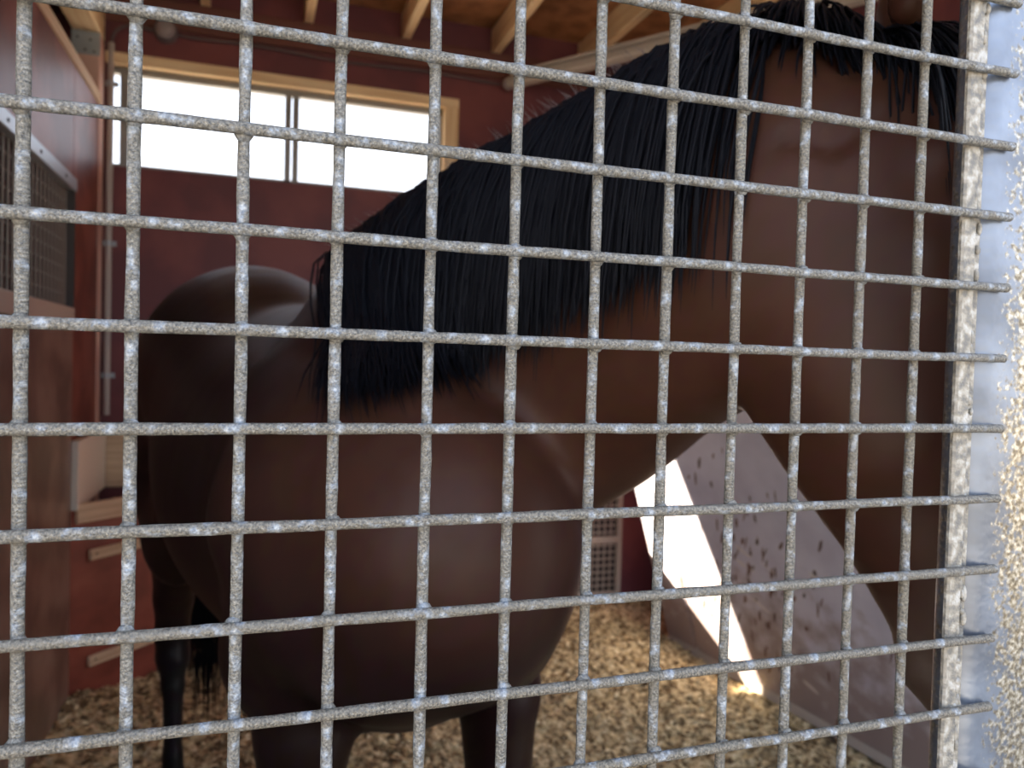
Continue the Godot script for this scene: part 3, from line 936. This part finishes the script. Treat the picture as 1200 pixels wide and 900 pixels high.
	for sd in [-1.0, 1.0]:
		groove([Vector3(0.668, 1.095, -0.145) + hs * 0.05 * sd, Vector3(0.640, 1.125, -0.180) + hs * 0.06 * sd], 0.009, 0.02)
		groove([Vector3(0.722, 1.168, -0.122) + hs * 0.06 * sd, Vector3(0.716, 1.145, -0.124) + hs * 0.062 * sd], 0.015, 0.018)

# a soft groove pressed into the surface along the given points
func groove(pts: Array, r: float, k: float) -> void:
	var all := PackedInt32Array(range(sA.size()))
	var q: Array[Vector3] = []
	for i in pts.size():
		var p: Vector3 = pts[i]
		for it in 6:
			var d := field(p, all)
			var e := 0.004
			var g := Vector3(field(p + Vector3(e, 0, 0), all) - d, field(p + Vector3(0, e, 0), all) - d, field(p + Vector3(0, 0, e), all) - d) / e
			p -= g * d / maxf(g.length_squared(), 0.2)
		q.append(p)
	for i in q.size() - 1:
		var t := (q[i + 1] - q[i]).normalized()
		var u := t.cross(Vector3(0.2, 0.9, 0.4)).normalized()
		add_seg(q[i], q[i + 1], u * r, u * r, t.cross(u) * r, t.cross(u) * r, -k)

func horse_mesh(h: float) -> ArrayMesh:
	var lo := Vector3(-0.48, 0.0, -2.42); var hi := Vector3(0.90, 2.02, -0.02)
	var nx := int((hi.x - lo.x) / h) + 2; var ny := int((hi.y - lo.y) / h) + 2; var nz := int((hi.z - lo.z) / h) + 2
	var sx := 1; var sy := nx; var sz := nx * ny
	var G := PackedFloat32Array()
	G.resize(nx * ny * nz)
	G.fill(1e9)
	var B := 6
	var half := B * h * 0.5 * 1.7321
	var cells := PackedInt32Array()
	for bz in range(0, nz - 1, B):
		for by in range(0, ny - 1, B):
			for bxx in range(0, nx - 1, B):
				var c := lo + Vector3(bxx + B * 0.5, by + B * 0.5, bz + B * 0.5) * h
				var list := PackedInt32Array()
				var near := 1e3
				for i in sA.size():
					# cheap bound first: distance to the bone less its largest radius
					var d0 := c - sA[i]
					var t := clampf(d0.dot(sAB[i]) * sIL[i], 0.0, 1.0)
					var rr := maxf(maxf(sUA[i].length_squared(), sUB[i].length_squared()), maxf(sSA[i].length_squared(), sSB[i].length_squared()))
					var dd := (d0 - sAB[i] * t).length() - sqrt(rr)
					if dd < half + absf(sK[i]):
						list.append(i)
						near = minf(near, dd)
				if list.is_empty(): continue
				if field(c, list) < -half * 1.4: continue
				for z in range(bz, mini(bz + B + 1, nz)):
					for y in range(by, mini(by + B + 1, ny)):
						for x in range(bxx, mini(bxx + B + 1, nx)):
							var at := x + y * sy + z * sz
							if G[at] > 1e8: G[at] = field(lo + Vector3(x, y, z) * h, list)
				for z in range(bz, mini(bz + B, nz - 1)):
					for y in range(by, mini(by + B, ny - 1)):
						for x in range(bxx, mini(bxx + B, nx - 1)): cells.append(x + y * sy + z * sz)
	var co := [0, sx, sy, sx + sy, sz, sx + sz, sy + sz, sx + sy + sz]
	var where := PackedInt32Array()
	where.resize(nx * ny * nz)
	where.fill(-1)
	var V := PackedVector3Array(); var N := PackedVector3Array(); var used := PackedInt32Array()
	var edges := [[0, 1], [2, 3], [4, 5], [6, 7], [0, 2], [1, 3], [4, 6], [5, 7], [0, 4], [1, 5], [2, 6], [3, 7]]
	var v := PackedFloat32Array()
	v.resize(8)
	for at in cells:
		var mask := 0
		for k in 8:
			v[k] = G[at + co[k]]
			if v[k] < 0.0: mask |= 1 << k
		if mask == 0 or mask == 255: continue
		var p := Vector3.ZERO
		var cnt := 0
		for e in edges:
			var a: int = e[0]; var b: int = e[1]
			if (v[a] < 0.0) != (v[b] < 0.0):
				var t := v[a] / (v[a] - v[b])
				p += Vector3(a & 1, (a >> 1) & 1, a >> 2).lerp(Vector3(b & 1, (b >> 1) & 1, b >> 2), t)
				cnt += 1
		p /= cnt
		var g := Vector3(lerpf(lerpf(v[1] - v[0], v[3] - v[2], p.y), lerpf(v[5] - v[4], v[7] - v[6], p.y), p.z), lerpf(lerpf(v[2] - v[0], v[3] - v[1], p.x), lerpf(v[6] - v[4], v[7] - v[5], p.x), p.z), lerpf(lerpf(v[4] - v[0], v[5] - v[1], p.x), lerpf(v[6] - v[2], v[7] - v[3], p.x), p.y))
		var x := at % nx; var y := (at / nx) % ny; var z := at / sz
		where[at] = V.size()
		used.append(at)
		V.append(lo + (Vector3(x, y, z) + p) * h)
		N.append(g.normalized())
	var idx := PackedInt32Array()
	for at in used:
		# edges along x, y, z from this cell's low corner; quads join the four cells round the edge
		for ax in 3:
			var da: int = [sx, sy, sz][ax]; var db: int = [sy, sz, sx][ax]; var dc: int = [sz, sx, sy][ax]
			var g0 := G[at]; var g1 := G[at + da]
			if g1 > 1e8 or (g0 < 0.0) == (g1 < 0.0): continue
			var q := [where[at], where[at - db], where[at - db - dc], where[at - dc]]
			if q.min() < 0: continue
			if g0 < 0.0: idx.append_array([q[0], q[2], q[1], q[0], q[3], q[2]])
			else: idx.append_array([q[0], q[1], q[2], q[0], q[2], q[3]])
	# smooth the normals over neighbouring faces a little
	var N2 := PackedVector3Array()
	N2.resize(N.size())
	for i in range(0, idx.size(), 3):
		var s := N[idx[i]] + N[idx[i + 1]] + N[idx[i + 2]]
		for k in 3: N2[idx[i + k]] += s
	var C := PackedColorArray()
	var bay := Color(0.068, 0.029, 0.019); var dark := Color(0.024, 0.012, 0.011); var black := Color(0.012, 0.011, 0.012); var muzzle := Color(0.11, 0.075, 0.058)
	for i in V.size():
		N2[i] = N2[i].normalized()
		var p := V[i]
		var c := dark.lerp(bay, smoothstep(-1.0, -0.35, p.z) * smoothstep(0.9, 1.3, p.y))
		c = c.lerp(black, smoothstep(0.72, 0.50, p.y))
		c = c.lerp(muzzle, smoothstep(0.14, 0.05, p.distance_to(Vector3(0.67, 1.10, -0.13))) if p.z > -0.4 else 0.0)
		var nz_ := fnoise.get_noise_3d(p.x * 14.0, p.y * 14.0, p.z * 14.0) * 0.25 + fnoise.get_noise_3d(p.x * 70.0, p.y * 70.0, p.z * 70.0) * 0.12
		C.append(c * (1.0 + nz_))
	var arr := []
	arr.resize(Mesh.ARRAY_MAX)
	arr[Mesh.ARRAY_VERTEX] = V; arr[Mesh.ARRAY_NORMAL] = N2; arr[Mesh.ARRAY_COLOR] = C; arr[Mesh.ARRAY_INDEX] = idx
	var am := ArrayMesh.new()
	am.add_surface_from_arrays(Mesh.PRIMITIVE_TRIANGLES, arr)
	return am

func strand(st: SurfaceTool, path: PackedVector3Array, r0: float) -> void:
	# a hair lock: three-sided and tapering to its tip
	var n := path.size()
	var prev: Array = []
	for i in n:
		var t := (path[mini(i + 1, n - 1)] - path[maxi(i - 1, 0)]).normalized()
		var x := t.cross(Vector3(0.31, 0.2, 0.93)).normalized()
		var y := t.cross(x)
		var f := float(i) / (n - 1)
		var r := r0 * (0.75 + 0.5 * f) * sqrt(maxf(1.0 - f * f, 0.004))
		var ring: Array = []
		for k in 3:
			var a := TAU * k / 3.0
			var d := x * cos(a) + y * sin(a)
			ring.append([path[i] + d * r, d])
		if i > 0:
			for k in 3:
				var j := (k + 1) % 3
				for v in [prev[k], ring[k], ring[j], prev[k], ring[j], prev[j]]:
					st.set_normal(v[1]); st.set_uv(Vector2.ZERO); st.add_vertex(v[0])
		prev = ring

func neck_out(p: Vector3, off: float, list: PackedInt32Array) -> Vector3:
	var d := field(p, list)
	if d >= off: return p
	var e := 0.006
	var g := Vector3(field(p + Vector3(e, 0, 0), list) - d, field(p + Vector3(0, e, 0), list) - d, field(p + Vector3(0, 0, e), list) - d)
	return p + g.normalized() * (off - d)

func crest_at(u: float) -> Vector3:
	var f := clampf(u, 0.0, 1.0) * (crest.size() - 1)
	var i := mini(int(f), crest.size() - 2)
	return crest[i].lerp(crest[i + 1], f - i)

func build_horse() -> void:
	define_horse()
	var t0 := Time.get_ticks_msec()
	var horse := node_at("horse", Vector3(0.1, 0.0, -1.4))
	tag(horse, "dark bay horse with a thick black mane, head turned right, behind the grille", "horse")
	var inv := Vector3(-0.1, 0.0, 1.4)
	var body := MeshInstance3D.new()
	body.name = "body"
	body.mesh = horse_mesh(0.012)
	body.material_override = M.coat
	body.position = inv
	horse.add_child(body, true)
	print("body ", Time.get_ticks_msec() - t0, " ms")
	# mane
	var st := mb()
	var edge := mb()
	for k in 3800:
		var u := rng.randf_range(0.06, 0.86)
		if k % 7 == 0: u = rng.randf_range(0.86, 1.0)
		var root := crest_at(u)
		var tan_ := (crest_at(u + 0.03) - crest_at(u - 0.03)).normalized()
		var side := tan_.cross(Vector3.UP).normalized()   # towards the viewer's side of the neck
		if side.z < 0.0 and side.x > 0.0: side = -side
		root += side * rng.randfn(0.005, 0.014) + Vector3.DOWN * 0.012
		var layer := rng.randf()
		var ln := rng.randf_range(0.42, 0.56) * lerpf(1.0, 0.62, u)
		if u < 0.45: ln *= 1.12
		if u >= 0.855: ln = rng.randf_range(0.06, 0.11)
		var lift := rng.randf_range(0.15, 0.65)
		var d := (Vector3.UP * lift + side * 0.9 + tan_ * rng.randfn(0.0, 0.2)).normalized()
		var away := 0.006 + 0.028 * layer
		var steps := 9
		var p := root
		var path := PackedVector3Array([p])
		var wav := rng.randf() * TAU
		for s in steps:
			if u < 0.42: d += Vector3(0.05, 0.0, 0.32) * (0.42 - u) / 0.3
			d = (d + Vector3.DOWN * 0.62 + tan_ * (0.07 * sin(wav + s * 0.9) + (0.16 - 0.4 * u if u < 0.4 else -0.02))).normalized()
			p += d * (ln / steps)
			p = neck_out(p, away, fore_list if u < 0.62 else neck_list)
			path.append(p)
		strand(st, path, rng.randf_range(0.0018, 0.0034))
	# short hair standing up along the crest
	for k in 2600:
		var u := rng.randf_range(0.05, 0.78) if k % 6 else rng.randf_range(0.78, 0.97)
		var root := crest_at(u) + Vector3.DOWN * 0.008
		var tan_ := (crest_at(u + 0.03) - crest_at(u - 0.03)).normalized()
		var side := tan_.cross(Vector3.UP).normalized()
		if side.z < 0.0 and side.x > 0.0: side = -side
		var ln := rng.randf_range(0.04, 0.12) * (1.0 if u < 0.7 else 0.4)
		var d := (Vector3.UP + side * rng.randfn(0.1, 0.4) + tan_ * rng.randfn(-0.5, 0.4)).normalized()
		var path := PackedVector3Array([root])
		var p := root
		for s in 5:
			d = (d + Vector3.DOWN * 0.16 + side * 0.05 + tan_ * rng.randfn(0, 0.05)).normalized()
			p += d * ln / 5.0
			path.append(p)
		strand(edge, path, rng.randf_range(0.0008, 0.0017))
	var mane := put(st, "mane", M.hair_black, horse)
	mane.position = inv
	mane.set_meta("kind", "stuff")
	var ed := put(edge, "crest_hair", M.hair_edge, mane)
	ed.set_meta("kind", "stuff")
	# bridle path and forelock
	st = mb()
	for k in 520:
		var f := rng.randf()
		var root := poll + Vector3(0.01, 0.004, 0.0) + Vector3(rng.randfn(0, 0.012), rng.randf_range(-0.01, 0.006), rng.randfn(0, 0.02))
		var d := Vector3(rng.randfn(0.35, 0.25), 0.25, rng.randfn(0.75, 0.25)).normalized()
		if f < 0.35: d = Vector3(rng.randfn(-0.15, 0.2), 0.2, rng.randfn(0.9, 0.2)).normalized()
		var p := root
		var path := PackedVector3Array([p])
		var ln := rng.randf_range(0.14, 0.26)
		for s in 8:
			d = (d + Vector3.DOWN * 0.5 + Vector3(rng.randfn(0, 0.06), 0, rng.randfn(0, 0.06))).normalized()
			p += d * ln / 8.0
			path.append(p)
		strand(st, path, rng.randf_range(0.0012, 0.0024))
	var fo := put(st, "forelock", M.hair_black, horse)
	fo.position = inv
	fo.set_meta("kind", "stuff")
	# tail
	st = mb()
	for k in 760:
		var root := hb(-0.40, 1.44, 0.0) + LFT * rng.randfn(0, 0.026) + Vector3.DOWN * rng.randf_range(0.0, 0.25) * 1.0
		var d := (-FWD + Vector3.UP * 0.2 + LFT * rng.randfn(0, 0.25)).normalized()
		var p := root
		var path := PackedVector3Array([p])
		var ln := rng.randf_range(0.6, 1.15)
		for s in 10:
			d = (d * 0.6 + Vector3.DOWN + LFT * rng.randfn(0, 0.05)).normalized()
			p += d * ln / 10.0
			path.append(p)
		strand(st, path, rng.randf_range(0.0015, 0.0035))
	tube(st, smooth_path([hb(-0.33, 1.46, 0), hb(-0.40, 1.43, 0), hb(-0.43, 1.32, 0), hb(-0.435, 1.05, 0)], 12), PackedFloat32Array([0.045, 0.043, 0.041, 0.039, 0.036, 0.034, 0.031, 0.028, 0.026, 0.023, 0.02, 0.016, 0.012]), 10)
	var ta := put(st, "tail", M.hair_black, horse)
	ta.position = inv
	ta.set_meta("kind", "stuff")
	# hoofs
	for q in [[0.02, 0.17], [0.02, -0.17], [1.235, 0.192], [1.235, -0.156]]:
		st = mb()
		lathe(st, Transform3D(Basis.IDENTITY, hb(q[0], 0.0, q[1])), [Vector2(0, 0.0), Vector2(0.068, 0.0), Vector2(0.052, 0.075), Vector2(0.0, 0.08)], 18)
		put(st, "hoof", M.hoof, horse).position = inv
	# eyes
	var hs := (Vector3(0.757, 1.44, -0.152) - Vector3(0.588, 1.245, -0.262)).cross(Vector3(0, -1, 0.1)).normalized()
	if hs.z < 0.0: hs = -hs
	for sd in [-1.0, 1.0]:
		st = mb()
		blob(st, Vector3(0.700, 1.573, -0.206) + hs * 0.086 * sd, Vector3(0.021, 0.018, 0.021), 12, 16)
		put(st, "eye", M.eye, horse).position = inv
	print("horse ", Time.get_ticks_msec() - t0, " ms")

# ------------------------------------------------------------------ the wire grille of the stall front
func build_grille() -> void:
	var g := node_at("front_grille", Vector3(0.0, 1.0, 0.0))
	tag(g, "galvanised welded wire grille of the stall front, with a broad rust-speckled upright at its right", "grille")
	var org := Vector3(0, -1.0, 0)
	var dvx := [1.7, -2.7, 1.1, -3.0, 0.4, -1.0, 2.8, 0.7, 1.8, 0.4, -1.2, -1.7]
	var xs: Array[float] = []
	for k in range(-10, 12):
		var x := -0.108 + 0.05 * k
		if k >= 0: x += dvx[k] / lerpf(2700.0, 1650.0, k / 11.0)
		else: x += rng.randfn(0.0, 0.0006)
		xs.append(x)
	var ys: Array[float] = []
	for k in range(-8, 13): ys.append(1.62 - 0.0515 * k + rng.randfn(0.0, 0.0004))
	fnoise.frequency = 0.02
	var top := ys[0] + 0.02; var bot := ys[ys.size() - 1] - 0.02
	for i in xs.size():
		var st := mb()
		var path := PackedVector3Array()
		var rad := PackedFloat32Array()
		for k in 131:
			var y := lerpf(bot, top, k / 130.0)
			path.append(org + Vector3(xs[i] + 0.0005 * fnoise.get_noise_2d(y * 300.0, i * 50.0), y, -0.0060))
			rad.append(0.00325 * (1.0 + 0.07 * fnoise.get_noise_2d(y * 3000.0, i * 90.0)))
		st.set_color(Color(1, 1, 1).lerp(Color(0.80, 0.72, 0.58), clampf((xs[i] - 0.1) * 1.6, 0.0, 0.75)))
		tube(st, path, rad, 10, true, 0.12)
		put(st, "vertical_wire", M.galvanised_wire, g)
	for j in ys.size():
		var st := mb()
		var path := PackedVector3Array()
		var rad := PackedFloat32Array()
		for k in 161:
			var x := lerpf(-0.63, 0.5195, k / 160.0)
			path.append(org + Vector3(x, ys[j] + 0.0006 * fnoise.get_noise_2d(x * 300.0, j * 50.0 + 999.0), 0.0))
			rad.append(0.0032 * (1.0 + 0.07 * fnoise.get_noise_2d(x * 3000.0, j * 90.0 + 400.0)))
		st.set_color(Color(1, 1, 1).lerp(Color(0.86, 0.78, 0.66), clampf((1.45 - ys[j]) * 2.0, 0.0, 0.7)))
		tube(st, path, rad, 10, true, 0.12)
		put(st, "horizontal_wire", M.galvanised_wire, g)
	var st := mb()
	st.set_color(Color.WHITE)
	for x in xs:
		for y in ys:
			blob(st, org + Vector3(x + rng.randfn(0, 0.0006), y + rng.randfn(0, 0.0006), -0.0036), Vector3(0.0047, 0.0047, 0.0032), 5, 8, 0.25)
	var wl := put(st, "weld_beads", M.galvanised_wire, g)
	wl.set_meta("kind", "stuff")
	# flat bar that the wire ends are welded to
	st = mb()
	box_to(st, org + Vector3(0.4795, bot, -0.0085), org + Vector3(0.4925, top, -0.0032), 0.0015)
	put(st, "edge_bar", M.galvanised_bar, g)
	st = mb()
	for k in 90:
		var y := rng.randf_range(bot, top)
		blob(st, org + Vector3(0.492 + rng.randfn(0, 0.002), y, -0.0045), Vector3(rng.randf_range(0.001, 0.0026), rng.randf_range(0.002, 0.007), 0.0022), 5, 8, 0.4)
	box_to(st, org + Vector3(0.4915, bot, -0.0105), org + Vector3(0.5000, top, -0.0062), 0.0015)
	var sb := put(st, "weld_seam", M.galvanised_bar, g)
	sb.set_meta("kind", "stuff")
	# the broad upright with rounded edges at the right, square tubes on the other sides
	frame_tube(g, org + Vector3(0.4965 + 0.0615, bot - 0.06, -0.0215), Vector3.UP, top - bot + 0.12, 0.0615, 0.0175, 0.0172)
	frame_tube(g, org + Vector3(-0.64, bot - 0.06, -0.0355), Vector3.UP, top - bot + 0.12)
	frame_tube(g, org + Vector3(-0.607, top + 0.031, -0.0355), Vector3.RIGHT, 1.11)
	frame_tube(g, org + Vector3(-0.607, bot - 0.031, -0.0355), Vector3.RIGHT, 1.11)
	fnoise.frequency = 0.4
	# front post that carries the hinge side, right of the grille
	var p := node_at("front_post", Vector3(0.690, 0, -0.035))
	tag(p, "red-brown front post of the stall, right of the wire grille's rust-speckled upright", "post")
	st = mb()
	box_to(st, Vector3(-0.0615, -0.03, -0.024), Vector3(0.055, 2.55, 0.026), 0.006)
	put(st, "shaft", M.feeder_red, p)
	# kick board of the gate below the wires
	var kb := node_at("kick_board", Vector3(0.0, 0.0, -0.035))
	tag(kb, "dark red planked kick board under the wire grille, below the photo's edge", "board")
	for k in 5:
		st = mb()
		box_to(st, Vector3(-0.655, 0.02 + k * 0.181, -0.018), Vector3(0.555, 0.02 + k * 0.181 + 0.178, 0.018), 0.004)
		put(st, "plank", M.feeder_red, kb)

func frame_tube(g: Node, base: Vector3, dir: Vector3, ln: float, hx := 0.032, hy := 0.032, r := 0.017) -> void:
	var st := mb()
	var prof: Array[Vector2] = []; var pn: Array[Vector2] = []
	for c in 4:
		var cc: Vector2 = [Vector2(1, 1), Vector2(-1, 1), Vector2(-1, -1), Vector2(1, -1)][c] * Vector2(hx - r, hy - r)
		for k in 9:
			var a := PI / 2 * (c + k / 8.0)
			pn.append(Vector2(cos(a), sin(a))); prof.append(cc + Vector2(cos(a), sin(a)) * r)
	var x := Vector3.RIGHT if dir == Vector3.UP else Vector3.UP
	var y := Vector3.BACK
	var n := prof.size()
	for k in n:
		var j := (k + 1) % n
		var a := base + x * prof[k].x + y * prof[k].y; var b := base + x * prof[j].x + y * prof[j].y
		var na := x * pn[k].x + y * pn[k].y; var nb := x * pn[j].x + y * pn[j].y
		var q := [[a, na], [b, nb], [b + dir * ln, nb], [a + dir * ln, na]]
		var order := [0, 1, 2, 0, 2, 3]
		if (q[2][0] - q[0][0]).cross(q[1][0] - q[0][0]).dot(na + nb) < 0.0: order = [0, 2, 1, 0, 3, 2]
		for o in order:
			st.set_normal(q[o][1]); st.set_uv(Vector2((q[o][0] as Vector3).y, k * 0.003)); st.add_vertex(q[o][0])
	for e in [0.0, ln]:
		for k in n:
			tri(st, base + dir * e, base + x * prof[k].x + y * prof[k].y + dir * e, base + x * prof[(k + 1) % n].x + y * prof[(k + 1) % n].y + dir * e, dir * (-1.0 if e == 0.0 else 1.0))
	put(st, "frame_tube", M.galvanised_tube, g)
